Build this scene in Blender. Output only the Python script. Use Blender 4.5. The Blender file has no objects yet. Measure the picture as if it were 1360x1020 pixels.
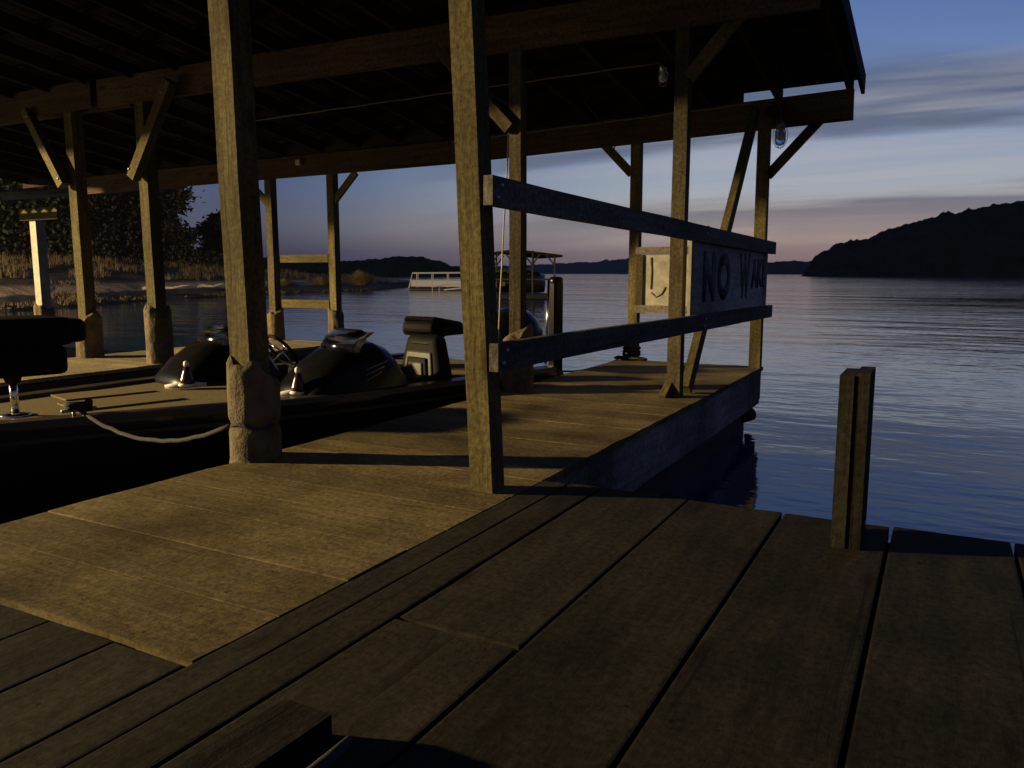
import bpy, bmesh, math, random
from mathutils import Vector, Matrix, noise
random.seed(7)
R = math.radians
sc = bpy.context.scene
col = sc.collection
AZ = R(28.25)
CAMZ = 0.9
WATER = -0.60

# ------------------------------------------------------------------ materials
def nt(name):
    m = bpy.data.materials.new(name); m.use_nodes = True
    t = m.node_tree; b = t.nodes['Principled BSDF']
    return m, t, b
def N(t, kind, **kw):
    n = t.nodes.new(kind)
    for k, v in kw.items():
        if k in n.inputs: n.inputs[k].default_value = v
        else: setattr(n, k, v)
    return n
def L(t, a, b): t.links.new(a, b)
def ramp(t, fac, stops):
    r = t.nodes.new('ShaderNodeValToRGB'); e = r.color_ramp.elements
    while len(e) < len(stops): e.new(0.5)
    for x, (p, c) in zip(e, stops): x.position = p; x.color = (*c, 1)
    L(t, fac, r.inputs[0]); return r.outputs[0]
def mixc(t, fac, a, b, mode='MIX'):
    m = t.nodes.new('ShaderNodeMix'); m.data_type = 'RGBA'; m.blend_type = mode
    for s, v in ((m.inputs[0], fac), (m.inputs[6], a), (m.inputs[7], b)):
        if hasattr(v, 'links'): L(t, v, s)
        else: s.default_value = v if not isinstance(v, tuple) else (*v, 1)
    return m.outputs[2]
def math_(t, op, a, b=0.0):
    m = t.nodes.new('ShaderNodeMath'); m.operation = op
    for s, v in ((m.inputs[0], a), (m.inputs[1], b)):
        if hasattr(v, 'links'): L(t, v, s)
        else: s.default_value = v
    return m.outputs[0]
def vmath(t, op, a, b):
    m = t.nodes.new('ShaderNodeVectorMath'); m.operation = op
    for s, v in ((m.inputs[0], a), (m.inputs[1], b)):
        if hasattr(v, 'links'): L(t, v, s)
        else: s.default_value = v
    return m.outputs[0]

def wood(name, dark, mid, light, stain_shade=(0.05, 0.04, 0.02), stain_shade_amt=0.5, grain=(26, 1.3, 26), bump=0.35, rough=0.8, tone=False, knots=True, stain_shade_scale=1.1, spec=.08, screws=None):
    m, t, b = nt(name)
    tc = N(t, 'ShaderNodeTexCoord')
    oi = N(t, 'ShaderNodeObjectInfo')
    if tone:
        at = N(t, 'ShaderNodeAttribute', attribute_name='tone'); rnd = at.outputs['Fac']
    else: rnd = oi.outputs['Random']
    off = math_(t, 'MULTIPLY', rnd, 37.0)
    p = vmath(t, 'ADD', tc.outputs['Object'], off)
    mp = N(t, 'ShaderNodeMapping'); mp.inputs['Scale'].default_value = grain; L(t, p, mp.inputs[0])
    warp = N(t, 'ShaderNodeTexNoise', Scale=2.0, Detail=2.0); L(t, p, warp.inputs['Vector'])
    pw = vmath(t, 'ADD', mp.outputs[0], vmath(t, 'MULTIPLY', warp.outputs['Color'], (2.2, 0.4, 2.2)))
    g = N(t, 'ShaderNodeTexNoise', Scale=1.0, Detail=9.0, Roughness=0.65); L(t, pw, g.inputs['Vector'])
    c = ramp(t, g.outputs['Fac'], [(0.28, dark), (0.5, mid), (0.72, light)])
    # broad weathering; on the walkway also patches of shade painted in
    s = N(t, 'ShaderNodeTexNoise', Scale=stain_shade_scale, Detail=6.0, Roughness=0.6); L(t, p if not tone else tc.outputs['Object'], s.inputs['Vector'])
    sf = ramp(t, s.outputs['Fac'], [(0.42, (0, 0, 0)), (0.68, (1, 1, 1))])
    c = mixc(t, math_(t, 'MULTIPLY', sf, stain_shade_amt), c, stain_shade)
    # speckle grime
    f = N(t, 'ShaderNodeTexNoise', Scale=42.0, Detail=4.0, Roughness=0.7); L(t, tc.outputs['Object'], f.inputs['Vector'])
    ff = ramp(t, f.outputs['Fac'], [(0.35, (0.55, 0.55, 0.55)), (0.65, (1.2, 1.2, 1.2))])
    c = mixc(t, 1.0, c, ff, 'MULTIPLY')
    if knots:
        mk = N(t, 'ShaderNodeMapping'); mk.inputs['Scale'].default_value = (6, 1.6, 6) if grain[1] < 5 else (1.6, 6, 6); L(t, p, mk.inputs[0])
        v = N(t, 'ShaderNodeTexVoronoi', Scale=1.0); L(t, mk.outputs[0], v.inputs['Vector'])
        kf = ramp(t, v.outputs['Distance'], [(0.06, (1, 1, 1)), (0.17, (0, 0, 0))])
        c = mixc(t, math_(t, 'MULTIPLY', kf, 0.75), c, (dark[0] * .5, dark[1] * .4, dark[2] * .35))
    if screws:
        ax_, pitch, o_, ins, jp = screws
        sp = N(t, 'ShaderNodeSeparateXYZ'); L(t, tc.outputs['Object'], sp.inputs[0]); a_, b_ = (sp.outputs['X'], sp.outputs['Y']) if ax_ == 'x' else (sp.outputs['Y'], sp.outputs['X'])
        fr = math_(t, 'MULTIPLY', math_(t, 'FRACT', math_(t, 'DIVIDE', math_(t, 'SUBTRACT', a_, o_), pitch)), pitch)
        d1 = math_(t, 'MINIMUM', math_(t, 'ABSOLUTE', math_(t, 'SUBTRACT', fr, ins)), math_(t, 'ABSOLUTE', math_(t, 'SUBTRACT', fr, pitch - ins)))
        fb = math_(t, 'SUBTRACT', math_(t, 'MULTIPLY', math_(t, 'FRACT', math_(t, 'DIVIDE', math_(t, 'ADD', b_, math_(t, 'MULTIPLY', math_(t, 'FLOOR', math_(t, 'DIVIDE', math_(t, 'SUBTRACT', a_, o_), pitch)), .013)), jp)), jp), jp * .45)
        rr_ = math_(t, 'SQRT', math_(t, 'ADD', math_(t, 'MULTIPLY', d1, d1), math_(t, 'MULTIPLY', fb, fb)))
        c = mixc(t, math_(t, 'MULTIPLY', math_(t, 'LESS_THAN', rr_, .0055), .8), c, (.008, .007, .006))
    tn = math_(t, 'ADD', math_(t, 'MULTIPLY', rnd, 0.45), 0.78)
    cc = N(t, 'ShaderNodeCombineColor'); [L(t, tn, cc.inputs[i]) for i in range(3)]
    c = mixc(t, 1.0, c, cc.outputs[0], 'MULTIPLY')
    # drying checks along the grain
    mc = N(t, 'ShaderNodeMapping'); mc.inputs['Scale'].default_value = tuple(q * (1.6 if q > 5 else .55) for q in grain); L(t, p, mc.inputs[0])
    ck = N(t, 'ShaderNodeTexNoise', Scale=1.0, Detail=3.0, Distortion=.3); L(t, mc.outputs[0], ck.inputs['Vector'])
    cf = ramp(t, ck.outputs['Fac'], [(.305, (1, 1, 1)), (.335, (0, 0, 0))])
    c = mixc(t, math_(t, 'MULTIPLY', cf, .7), c, (dark[0] * .35, dark[1] * .33, dark[2] * .3))
    L(t, c, b.inputs['Base Color']); b.inputs['Roughness'].default_value = rough
    b.inputs['Specular IOR Level'].default_value = spec
    bp = N(t, 'ShaderNodeBump', Strength=bump, Distance=0.01)
    h = math_(t, 'ADD', g.outputs['Fac'], math_(t, 'MULTIPLY', f.outputs['Fac'], 0.6))
    L(t, h, bp.inputs['Height']); L(t, bp.outputs[0], b.inputs['Normal'])
    return m

def plain(name, c, rough=0.5, metal=0.0, var=0.25, scale=8.0, bump=0.0, spec=0.5, coat=0.0):
    m, t, b = nt(name)
    tc = N(t, 'ShaderNodeTexCoord')
    n = N(t, 'ShaderNodeTexNoise', Scale=scale, Detail=6.0, Roughness=0.6); L(t, tc.outputs['Object'], n.inputs['Vector'])
    lo = tuple(x * (1 - var) for x in c); hi = tuple(min(1, x * (1 + var)) for x in c)
    L(t, ramp(t, n.outputs['Fac'], [(0.3, lo), (0.7, hi)]), b.inputs['Base Color'])
    b.inputs['Roughness'].default_value = rough; b.inputs['Metallic'].default_value = metal
    b.inputs['Specular IOR Level'].default_value = spec; b.inputs['Coat Weight'].default_value = coat
    if bump:
        bp = N(t, 'ShaderNodeBump', Strength=bump, Distance=0.01); L(t, n.outputs['Fac'], bp.inputs['Height']); L(t, bp.outputs[0], b.inputs['Normal'])
    return m

M = {}
M['post'] = wood('weathered_post_wood', (.060, .046, .019), (.122, .098, .042), (.175, .142, .064), stain_shade=(.045, .038, .018), stain_shade_amt=.6, bump=.5)
M['post_grey'] = wood('grey_post_wood', (.05, .038, .024), (.092, .073, .045), (.135, .108, .068), stain_shade=(.03, .026, .017), stain_shade_amt=.7, bump=.6)
M['beam'] = wood('red_brown_beam_wood', (.045, .030, .017), (.085, .057, .033), (.12, .083, .05), stain_shade=(.032, .022, .013), stain_shade_amt=.5)
M['rail'] = wood('grey_rail_wood', (.08, .07, .055), (.15, .13, .105), (.21, .185, .155), stain_shade=(.05, .05, .055), stain_shade_amt=.6, bump=.5)
M['roofwood'] = wood('dark_roof_wood', (.014, .010, .007), (.028, .019, .013), (.042, .029, .02), stain_shade=(.012, .009, .006), stain_shade_amt=.5)
M['deck'] = wood('walkway_board_wood', (.135, .100, .044), (.180, .137, .062), (.215, .168, .080), stain_shade=(.045, .031, .015), stain_shade_amt=.85, grain=(1.6, 30, 30), bump=.35, tone=True, knots=False, stain_shade_scale=1.8, screws=('y', .28, 1.2, .05, .68))  # dark blotches paint in shade patches along with board stains
M['lit_deck'] = wood('lit_walkway_board_wood', (.26, .215, .125), (.34, .285, .17), (.40, .34, .22), stain_shade=(.14, .11, .065), stain_shade_amt=.6, grain=(1.6, 30, 30), bump=.35, tone=True, knots=False, stain_shade_scale=1.8, screws=('y', .28, 1.2, .05, .68))  # lit copy of the walkway boards, lamp brightness put into the colour
M['plank'] = wood('old_dark_plank_wood', (.023, .0195, .0135), (.034, .0295, .0205), (.046, .040, .028), stain_shade=(.013, .0115, .008), stain_shade_amt=.8, grain=(16, 1.1, 16), bump=.22, tone=True, knots=True, stain_shade_scale=2.2, screws=('x', .37, -.85, .05, .61))
M['darkpost'] = wood('dark_post_wood', (.014, .013, .009), (.025, .023, .016), (.038, .035, .025), stain_shade=(.011, .010, .008), stain_shade_amt=.6)  # darker wood for the mooring post
M['block'] = wood('dark_timber', (.006, .005, .004), (.011, .009, .007), (.017, .014, .011))
M['skirt'] = wood('painted_skirt_board', (.16, .15, .13), (.27, .25, .22), (.36, .34, .30), stain_shade=(.05, .045, .04), stain_shade_amt=.85, grain=(26, 1.0, 4), knots=False)
M['float'] = plain('black_float', (.012, .012, .014), .75, var=.6, scale=5, bump=.8)
M['under'] = plain('underside_timber', (.02, .016, .012), .9)
M['black'] = plain('black_gelcoat', (.005, .005, .006), .25, var=.3, spec=.12)
M['blackvinyl'] = plain('black_vinyl', (.010, .009, .008), .6, bump=.2, scale=60, spec=.04)
M['greyvinyl'] = plain('cream_grey_vinyl', (.05, .045, .032), .5, bump=.2, scale=40, spec=.2)
M['hull'] = plain('dark_hull_gelcoat', (.012, .010, .009), .22, coat=.4)
M['hulltop'] = plain('dark_brown_gunwale', (.03, .022, .016), .4)
M['carpet'] = plain('tan_boat_carpet', (.17, .137, .075), .95, var=.35, scale=120, bump=.6, spec=.1)
M['chrome'] = plain('polished_metal', (.8, .78, .74), .14, metal=1.0, var=.05)
M['zinc'] = plain('dull_metal', (.35, .34, .32), .4, metal=.8, var=.2)
M['rope'] = plain('grey_rope', (.022, .022, .021), .9, scale=90, bump=.8)
M['darkrope'] = plain('dark_rope', (.03, .03, .03), .9, scale=90, bump=.8)
M['cord'] = plain('pale_cord', (.42, .36, .28), .7)
M['cable'] = plain('grey_cable', (.11, .095, .075), .6)
M['white'] = plain('white_paint', (.70, .69, .66), .5, var=.12, scale=14)
M['paleoffwhite'] = plain('off_white_post_paint', (.20, .185, .14), .6, var=.25, scale=9)
M['whiteboard'] = plain('weathered_white_board', (.30, .28, .22), .7, var=.4, scale=7)
M['signboard'] = wood('weathered_sign_paint', (.30, .29, .26), (.50, .48, .43), (.60, .57, .52), stain_shade=(.14, .13, .115), stain_shade_amt=.7, grain=(22, 1.0, 2.5), knots=False)
def worn_paint():
    m, t, b = nt('worn_navy_letter_paint'); tc = N(t, 'ShaderNodeTexCoord')
    n = N(t, 'ShaderNodeTexNoise', Scale=26.0, Detail=8.0, Roughness=.7); L(t, tc.outputs['Object'], n.inputs['Vector'])
    L(t, ramp(t, n.outputs['Fac'], [(.35, (.010, .012, .024)), (.55, (.018, .020, .036)), (.66, (.17, .16, .15))]), b.inputs['Base Color']); b.inputs['Roughness'].default_value = .75
    return m
M['navy'] = worn_paint()
M['faded'] = plain('faded_letter_paint', (.215, .195, .145), .8, var=.5, scale=20)
M['metalroof'] = plain('grey_roof_metal', (.10, .095, .07), .6, metal=.2, var=.3, scale=4)
M['bark'] = plain('dark_bark', (.05, .04, .03), .9, bump=.6, scale=20)
M['leaf'] = plain('dark_tree_foliage', (.0035, .004, .0025), .7, var=.5, scale=.8)
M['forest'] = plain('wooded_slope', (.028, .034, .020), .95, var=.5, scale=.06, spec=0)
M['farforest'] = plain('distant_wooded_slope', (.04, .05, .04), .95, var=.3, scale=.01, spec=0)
M['drygrass'] = plain('dry_grass_blades', (.12, .085, .042), .85, var=.5, scale=.7)
M['palegrass'] = plain('pale_dry_blades', (.28, .20, .10), .85, var=.4, scale=2)
M['padding'] = None

def padmat():
    m, t, b = nt('worn_padding_cloth')
    tc = N(t, 'ShaderNodeTexCoord')
    n = N(t, 'ShaderNodeTexNoise', Scale=9.0, Detail=8.0, Roughness=.65); L(t, tc.outputs['Object'], n.inputs['Vector'])
    n2 = N(t, 'ShaderNodeTexNoise', Scale=70.0, Detail=3.0); L(t, tc.outputs['Object'], n2.inputs['Vector'])
    c = ramp(t, n.outputs['Fac'], [(.3, (.045, .031, .016)), (.5, (.105, .078, .040)), (.7, (.155, .12, .068))])
    L(t, c, b.inputs['Base Color']); b.inputs['Roughness'].default_value = .95
    bp = N(t, 'ShaderNodeBump', Strength=.9, Distance=.02)
    L(t, math_(t, 'ADD', n.outputs['Fac'], math_(t, 'MULTIPLY', n2.outputs['Fac'], .4)), bp.inputs['Height']); L(t, bp.outputs[0], b.inputs['Normal'])
    return m
M['padding'] = padmat()

def glassmat(name, c=(1, 1, 1), rough=.03):
    m, t, b = nt(name)
    b.inputs['Base Color'].default_value = (*c, 1); b.inputs['Roughness'].default_value = rough
    b.inputs['Transmission Weight'].default_value = 1.0; b.inputs['IOR'].default_value = 1.45
    return m
M['glass'] = glassmat('clear_jar_glass')
M['smoke'] = glassmat('smoked_windscreen', (.55, .55, .5), .08)
M['redglass'] = plain('dull_red_lens', (.055, .016, .010), .25)

def watermat():
    m, t, b = nt('lake_water')
    b.inputs['Base Color'].default_value = (.009, .028, .072, 1)
    b.inputs['Roughness'].default_value = .06; b.inputs['IOR'].default_value = 1.5
    g = N(t, 'ShaderNodeNewGeometry')
    r = N(t, 'ShaderNodeMapping'); r.vector_type = 'POINT'; r.inputs['Rotation'].default_value = (0, 0, -AZ + R(4)); r.inputs['Scale'].default_value = (.45, 1.0, 1)
    L(t, g.outputs['Position'], r.inputs[0])
    a = N(t, 'ShaderNodeTexNoise', Scale=1.3, Detail=4.0, Roughness=.55); L(t, r.outputs[0], a.inputs['Vector'])
    c = N(t, 'ShaderNodeTexNoise', Scale=.25, Detail=2.0); L(t, r.outputs[0], c.inputs['Vector'])
    d = N(t, 'ShaderNodeTexNoise', Scale=5.0, Detail=3.0); L(t, r.outputs[0], d.inputs['Vector'])
    # calmer and rougher patches
    pt = N(t, 'ShaderNodeTexNoise', Scale=.035, Detail=4.0, Roughness=.6); L(t, r.outputs[0], pt.inputs['Vector'])
    pf = ramp(t, pt.outputs['Fac'], [(.38, (.25, .25, .25)), (.62, (1, 1, 1))])
    h = math_(t, 'ADD', math_(t, 'MULTIPLY', a.outputs['Fac'], .55), math_(t, 'ADD', math_(t, 'MULTIPLY', c.outputs['Fac'], 1.3), math_(t, 'MULTIPLY', d.outputs['Fac'], .08)))
    h = math_(t, 'MULTIPLY', h, pf)
    bp = N(t, 'ShaderNodeBump', Strength=.55, Distance=.16); L(t, h, bp.inputs['Height']); L(t, bp.outputs[0], b.inputs['Normal'])
    L(t, math_(t, 'ADD', math_(t, 'MULTIPLY', pt.outputs['Fac'], .12), .02), b.inputs['Roughness'])
    return m
M['water'] = watermat()

def bankmat():
    m, t, b = nt('sandy_bank_ground')
    g = N(t, 'ShaderNodeNewGeometry')
    n = N(t, 'ShaderNodeTexNoise', Scale=.6, Detail=8.0, Roughness=.65); L(t, g.outputs['Position'], n.inputs['Vector'])
    sz = N(t, 'ShaderNodeSeparateXYZ'); L(t, g.outputs['Position'], sz.inputs[0])
    band = ramp(t, math_(t, 'ADD', math_(t, 'MULTIPLY', sz.outputs['Z'], .5), math_(t, 'ADD', .42, math_(t, 'MULTIPLY', n.outputs['Fac'], .16))), [(.46, (0, 0, 0)), (.50, (1, 1, 1)), (.64, (1, 1, 1)), (.70, (0, 0, 0))])
    soil = ramp(t, n.outputs['Fac'], [(.35, (.018, .012, .007)), (.65, (.045, .03, .017))])
    sand = ramp(t, n.outputs['Fac'], [(.36, (.09, .062, .034)), (.52, (.38, .27, .15))])
    c = mixc(t, band, soil, sand)
    L(t, c, b.inputs['Base Color']); b.inputs['Roughness'].default_value = .95
    bp = N(t, 'ShaderNodeBump', Strength=1.0, Distance=.25); L(t, n.outputs['Fac'], bp.inputs['Height']); L(t, bp.outputs[0], b.inputs['Normal'])
    return m
M['bank'] = bankmat()

# ------------------------------------------------------------------ mesh helpers
def mk(name, bm, mat, parent=None, smooth=False, local=False):
    bmesh.ops.recalc_face_normals(bm, faces=bm.faces)
    me = bpy.data.meshes.new(name); bm.to_mesh(me); bm.free()
    if smooth:
        for p in me.polygons: p.use_smooth = True
    o = bpy.data.objects.new(name, me)
    for m in (mat if isinstance(mat, (list, tuple)) else [mat]): me.materials.append(m)
    col.objects.link(o)
    if parent is not None: adopt(o, parent, local)
    return o
def adopt(o, parent, local=False):
    o.parent = parent
    if not local: o.matrix_parent_inverse = Matrix.Translation(-Vector(parent.location))
def tag(o, label=None, cat=None, group=None, kind=None):
    if label: o['label'] = label
    if cat: o['category'] = cat
    if group: o['group'] = group
    if kind: o['kind'] = kind
    return o
def thing(name, loc, label, cat, group=None, rz=0):
    o = bpy.data.objects.new(name, None); o.empty_display_size = .2
    o.location = loc; o.rotation_euler = (0, 0, rz); col.objects.link(o)
    return tag(o, label, cat, group)
def box_bm(bm, c, s, bevel=0.0, mat=None):
    r = bmesh.ops.create_cube(bm, size=1.0)
    T = Matrix.Translation(c) @ (mat or Matrix.Identity(4)) @ Matrix.Diagonal((*s, 1))
    bmesh.ops.transform(bm, matrix=T, verts=r['verts'])
    if bevel:
        es = list({e for v in r['verts'] for e in v.link_edges})
        bmesh.ops.bevel(bm, geom=es, offset=bevel, segments=1, affect='EDGES')
def board(name, p0, p1, w, th, mat, parent=None, side=(0, 1, 0), bevel=.004, local=False, ends=(0, 0), wob=0.0):
    """a length of timber from p0 to p1; 'side' is roughly the direction of its thickness; long axis is local y"""
    p0, p1 = Vector(p0), Vector(p1); d = p1 - p0; ln = d.length; y = d.normalized()
    z = Vector(side); z = (z - y * z.dot(y)).normalized(); x = y.cross(z)
    bm = bmesh.new(); n = max(1, int(ln / .5)) if wob else 1
    rings = []
    for i in range(n + 1):
        k = i / n; ox = wob * random.uniform(-1, 1); oz = wob * random.uniform(-1, 1); tw = 1 + wob * random.uniform(-2, 2)
        rings.append([bm.verts.new((sx * w / 2 * tw + ox, k * ln, sz * th / 2 * tw + oz)) for sx, sz in ((-1, -1), (1, -1), (1, 1), (-1, 1))])
    for a, b in zip(rings, rings[1:]):
        for j in range(4): bm.faces.new((a[j], a[(j + 1) % 4], b[(j + 1) % 4], b[j]))
    bm.faces.new(rings[0]); bm.faces.new(rings[-1][::-1])
    if bevel:
        es = [e for e in bm.edges if all(len(e.link_faces) == 2 for _ in (0,)) and e.calc_face_angle(0) > .8]
        bmesh.ops.bevel(bm, geom=es, offset=bevel, segments=2, affect='EDGES')
    o = mk(name, bm, mat, None)
    mat3 = Matrix((x, y, z)).transposed().to_4x4(); mat3.translation = p0
    o.matrix_basis = mat3
    if parent is not None: adopt(o, parent, local)
    return o
def tube_bm(bm, pts, r, seg=8, cap=True):
    pts = [Vector(p) for p in pts]; rs = r if isinstance(r, (list, tuple)) else [r] * len(pts)
    rings = []; ref = None
    for i, p in enumerate(pts):
        a = pts[max(0, i - 1)]; b = pts[min(len(pts) - 1, i + 1)]; d = (b - a).normalized()
        if ref is None or abs(ref.dot(d)) > .95: ref = Vector((0, 0, 1)) if abs(d.z) < .9 else Vector((1, 0, 0))
        x = (ref - d * ref.dot(d)).normalized(); y = d.cross(x); ref = x
        rings.append([bm.verts.new(p + (x * math.cos(q) + y * math.sin(q)) * rs[i]) for q in (2 * math.pi * k / seg for k in range(seg))])
    for a, b in zip(rings, rings[1:]):
        for j in range(seg): bm.faces.new((a[j], a[(j + 1) % seg], b[(j + 1) % seg], b[j]))
    if cap: bm.faces.new(rings[0][::-1]); bm.faces.new(rings[-1])
def tube(name, pts, r, mat, parent=None, seg=8, local=False):
    bm = bmesh.new(); tube_bm(bm, pts, r, seg); return mk(name, bm, mat, parent, True, local)
def sag(p0, p1, drop, n=16, wig=0.0):
    p0, p1 = Vector(p0), Vector(p1); out = []
    for i in range(n + 1):
        k = i / n; p = p0.lerp(p1, k); p.z -= drop * 4 * k * (1 - k)
        if 0 < i < n: p += Vector((random.uniform(-wig, wig), random.uniform(-wig, wig), random.uniform(-wig, wig)))
        out.append(p)
    return out
def lathe_bm(bm, prof, c=(0, 0, 0), seg=20):
    rings = []
    for r, z in prof: rings.append([bm.verts.new((c[0] + r * math.cos(2 * math.pi * k / seg), c[1] + r * math.sin(2 * math.pi * k / seg), c[2] + z)) for k in range(seg)])
    for a, b in zip(rings, rings[1:]):
        for j in range(seg): bm.faces.new((a[j], a[(j + 1) % seg], b[(j + 1) % seg], b[j]))
    bm.faces.new(rings[0][::-1]); bm.faces.new(rings[-1])
def rbox(name, c, s, mat, parent, bev=.03, local=True, rot=None, seg=3, taper=None):
    bm = bmesh.new(); r = bmesh.ops.create_cube(bm, size=1.0)
    if taper:
        for v in bm.verts:
            if v.co.z > 0: v.co.x = v.co.x * taper[0] + taper[2] * 1.0; v.co.y *= taper[1]
    bmesh.ops.transform(bm, matrix=Matrix.Diagonal((*s, 1)), verts=bm.verts)
    bmesh.ops.bevel(bm, geom=list(bm.edges), offset=bev, segments=seg, affect='EDGES', profile=.6)
    T = Matrix.Translation(c) @ (rot or Matrix.Identity(4)); bmesh.ops.transform(bm, matrix=T, verts=bm.verts)
    return mk(name, bm, mat, parent, True, local)
def loft(name, secs, mat, parent=None, local=False, smooth=True, closed=False, capped=True):
    bm = bmesh.new(); rings = [[bm.verts.new(p) for p in s] for s in secs]; n = len(secs[0])
    for a, b in zip(rings, rings[1:]):
        for j in range(n if closed else n - 1): bm.faces.new((a[j], a[(j + 1) % n], b[(j + 1) % n], b[j]))
    if closed and capped: bm.faces.new(rings[0]); bm.faces.new(rings[-1])
    return mk(name, bm, mat, parent, smooth, local)
def at(px, d, z=0):
    """dock-frame point at bearing of column px (1360 wide) and horizontal distance d from the camera"""
    a = math.atan((px - 680) / 1070); wx, wy = d * math.sin(a), d * math.cos(a)
    return Vector((math.cos(AZ) * wx - math.sin(AZ) * wy, math.sin(AZ) * wx + math.cos(AZ) * wy, z))
def hgt(y, d): return CAMZ + (363 - y) / 1070 * d

# ------------------------------------------------------------------ planked decks
def deck(name, boards, z, th, mat, parent, gap=.006, along='x', edge=.005):
    """boards: list of (x0,x1,y0,y1)"""
    bm = bmesh.new(); lay = bm.faces.layers.float.new('tone')
    for (x0, x1, y0, y1) in boards:
        g = gap / 2; dz = random.uniform(-.0015, .0015); e = random.uniform(-edge, edge)
        if along == 'x': xa, xb, ya, yb = x0 - e * .5, x1 + random.uniform(0, edge) * .5, y0 + g, y1 - g
        else: xa, xb, ya, yb = x0 + g, x1 - g, y0 - e, y1 + random.uniform(-edge * 2, edge)
        n = 6; tone = random.random(); cup = random.uniform(-.002, .004)
        rings = []
        for i in range(n + 1):
            k = i / n; wz = dz + random.uniform(-.0012, .0012)
            if along == 'x':
                x = xa + (xb - xa) * k; q = [(x, ya), (x, ya + .006), (x, (ya + yb) / 2), (x, yb - .006), (x, yb)]
            else:
                y = ya + (yb - ya) * k; q = [(xa, y), (xa + .006, y), ((xa + xb) / 2, y), (xb - .006, y), (xb, y)]
            top = [(*q[0], z + wz - .0006), (*q[1], z + wz), (*q[2], z + wz - cup), (*q[3], z + wz), (*q[4], z + wz - .0006)]
            bot = [(*q[4], z - th), (*q[0], z - th)]
            rings.append([bm.verts.new(p) for p in top + bot])
        fs = []
        for a, b in zip(rings, rings[1:]):
            for j in range(7): fs.append(bm.faces.new((a[j], a[(j + 1) % 7], b[(j + 1) % 7], b[j])))
        fs.append(bm.faces.new(rings[0])); fs.append(bm.faces.new(rings[-1][::-1]))
        for f in fs: f[lay] = tone
    return mk(name, bm, mat, parent)

def ragged_float(name, x0, x1, y0, y1, z0, z1, parent, seed=0):
    bm = bmesh.new(); box_bm(bm, ((x0 + x1) / 2, (y0 + y1) / 2, (z0 + z1) / 2), (x1 - x0, y1 - y0, z1 - z0))
    for _ in range(4): bmesh.ops.subdivide_edges(bm, edges=[e for e in bm.edges if e.calc_length() > .12], cuts=1, use_grid_fill=True)
    for v in bm.verts:
        q = noise.noise_vector(v.co * 3.1 + Vector((seed, 0, 0))); k = .07 if v.co.z < z1 - .02 else .01
        v.co += Vector(q) * k
    return mk(name, bm, M['float'], parent, True)

# ---- first finger dock (walkway towards the open lake)
f1 = thing('finger_dock', (-2.2, 4.6, 0), 'sunken tan planked walkway under the roof, running out to the lake beside the boat', 'dock', 'finger docks of the covered slips')
ys = []; y = 1.2
while y < 7.93: w = random.choice([.24, .28, .28, .30]); ys.append((y, min(y + w, 7.96))); y += w
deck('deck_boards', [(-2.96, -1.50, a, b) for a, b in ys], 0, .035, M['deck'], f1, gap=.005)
board('side_skirt', (-1.535, 3.10, -.20), (-1.535, 7.94, -.20), .32, .03, M['skirt'], f1, side=(1, 0, 0), bevel=.003, wob=.004)
board('side_skirt', (-2.925, 1.22, -.16), (-2.925, 7.94, -.16), .24, .03, M['under'], f1, side=(1, 0, 0), bevel=.003)
board('end_board', (-2.94, 7.955, -.18), (-1.52, 7.955, -.18), .28, .03, M['skirt'], f1, side=(0, 1, 0), bevel=.003)
ragged_float('float', -2.85, -1.60, 3.2, 7.78, -.75, -.28, f1)
bm = bmesh.new(); tube_bm(bm, [(-1.60, 7.60, -.46), (-1.56, 7.72, -.43), (-1.57, 7.84, -.47), (-1.62, 7.9, -.52)], [.05, .06, .05, .03], 10)
mk('torn_foam', bm, M['float'], f1, True)
# ---- second finger dock
f2 = thing('finger_dock', (-7.5, 4.6, 0), 'brightly lit narrow walkway on the far side of the slip behind the boat', 'dock', 'finger docks of the covered slips')
ys = []; y = -1.0
while y < 8.1: w = random.choice([.24, .28, .30]); ys.append((y, min(y + w, 8.15))); y += w
deck('deck_boards', [(-8.25, -6.86, a, b) for a, b in ys], 0, .035, M['lit_deck'], f2, gap=.004)
board('side_skirt', (-6.90, -1, -.12), (-6.90, 8.1, -.12), .16, .03, M['post_grey'], f2, side=(1, 0, 0))
board('rub_rail', (-6.87, -1, -.07), (-6.87, 8.1, -.07), .05, .03, M['hulltop'], f2, side=(1, 0, 0))
ragged_float('float', -8.1, -7.0, -.9, 8.0, -.75, -.21, f2, 5)

# ---- foreground platform with long planks
pf = thing('dock_platform', (0, 0, 0), 'dark old dock platform with long wide planks in the foreground', 'dock')
bl = []
xs = [-1.495, -1.37, -1.22, -.85, -.48, -.11, .26, .63, 1.0, 1.37, 1.74, 2.1]
joints = {-.85: 1.55, -.48: None, -1.22: .55}
for a, b in zip(xs, xs[1:]):
    j = {-1.22: 1.62, -.48: .35, .26: .9, -1.37: -.4}.get(a)
    y1 = 3.085 + random.uniform(-.012, .012)
    if j is not None: bl += [(a, b, -2.5, j), (a, b, j + .004, y1)]
    else: bl.append((a, b, -2.5, y1))
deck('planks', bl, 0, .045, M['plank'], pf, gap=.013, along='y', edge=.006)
x = -4.565; bl = []
while x < -1.6:
    w = .255; bl.append((x, x + w, -2.5, 1.185)); x += w
bl = [b for b in bl if b[1] - b[0] > .1]
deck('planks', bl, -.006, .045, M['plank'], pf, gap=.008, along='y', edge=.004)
bm = bmesh.new()
for yy in (-2.2, -1, .2, 1.05, 2.0, 2.9): box_bm(bm, ((-4.6 + 2.1) / 2 if yy < 1.1 else .3, yy, -.12), (6.7 if yy < 1.1 else 3.55, .05, .14))
mk('joists', bm, M['under'], pf)
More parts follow.
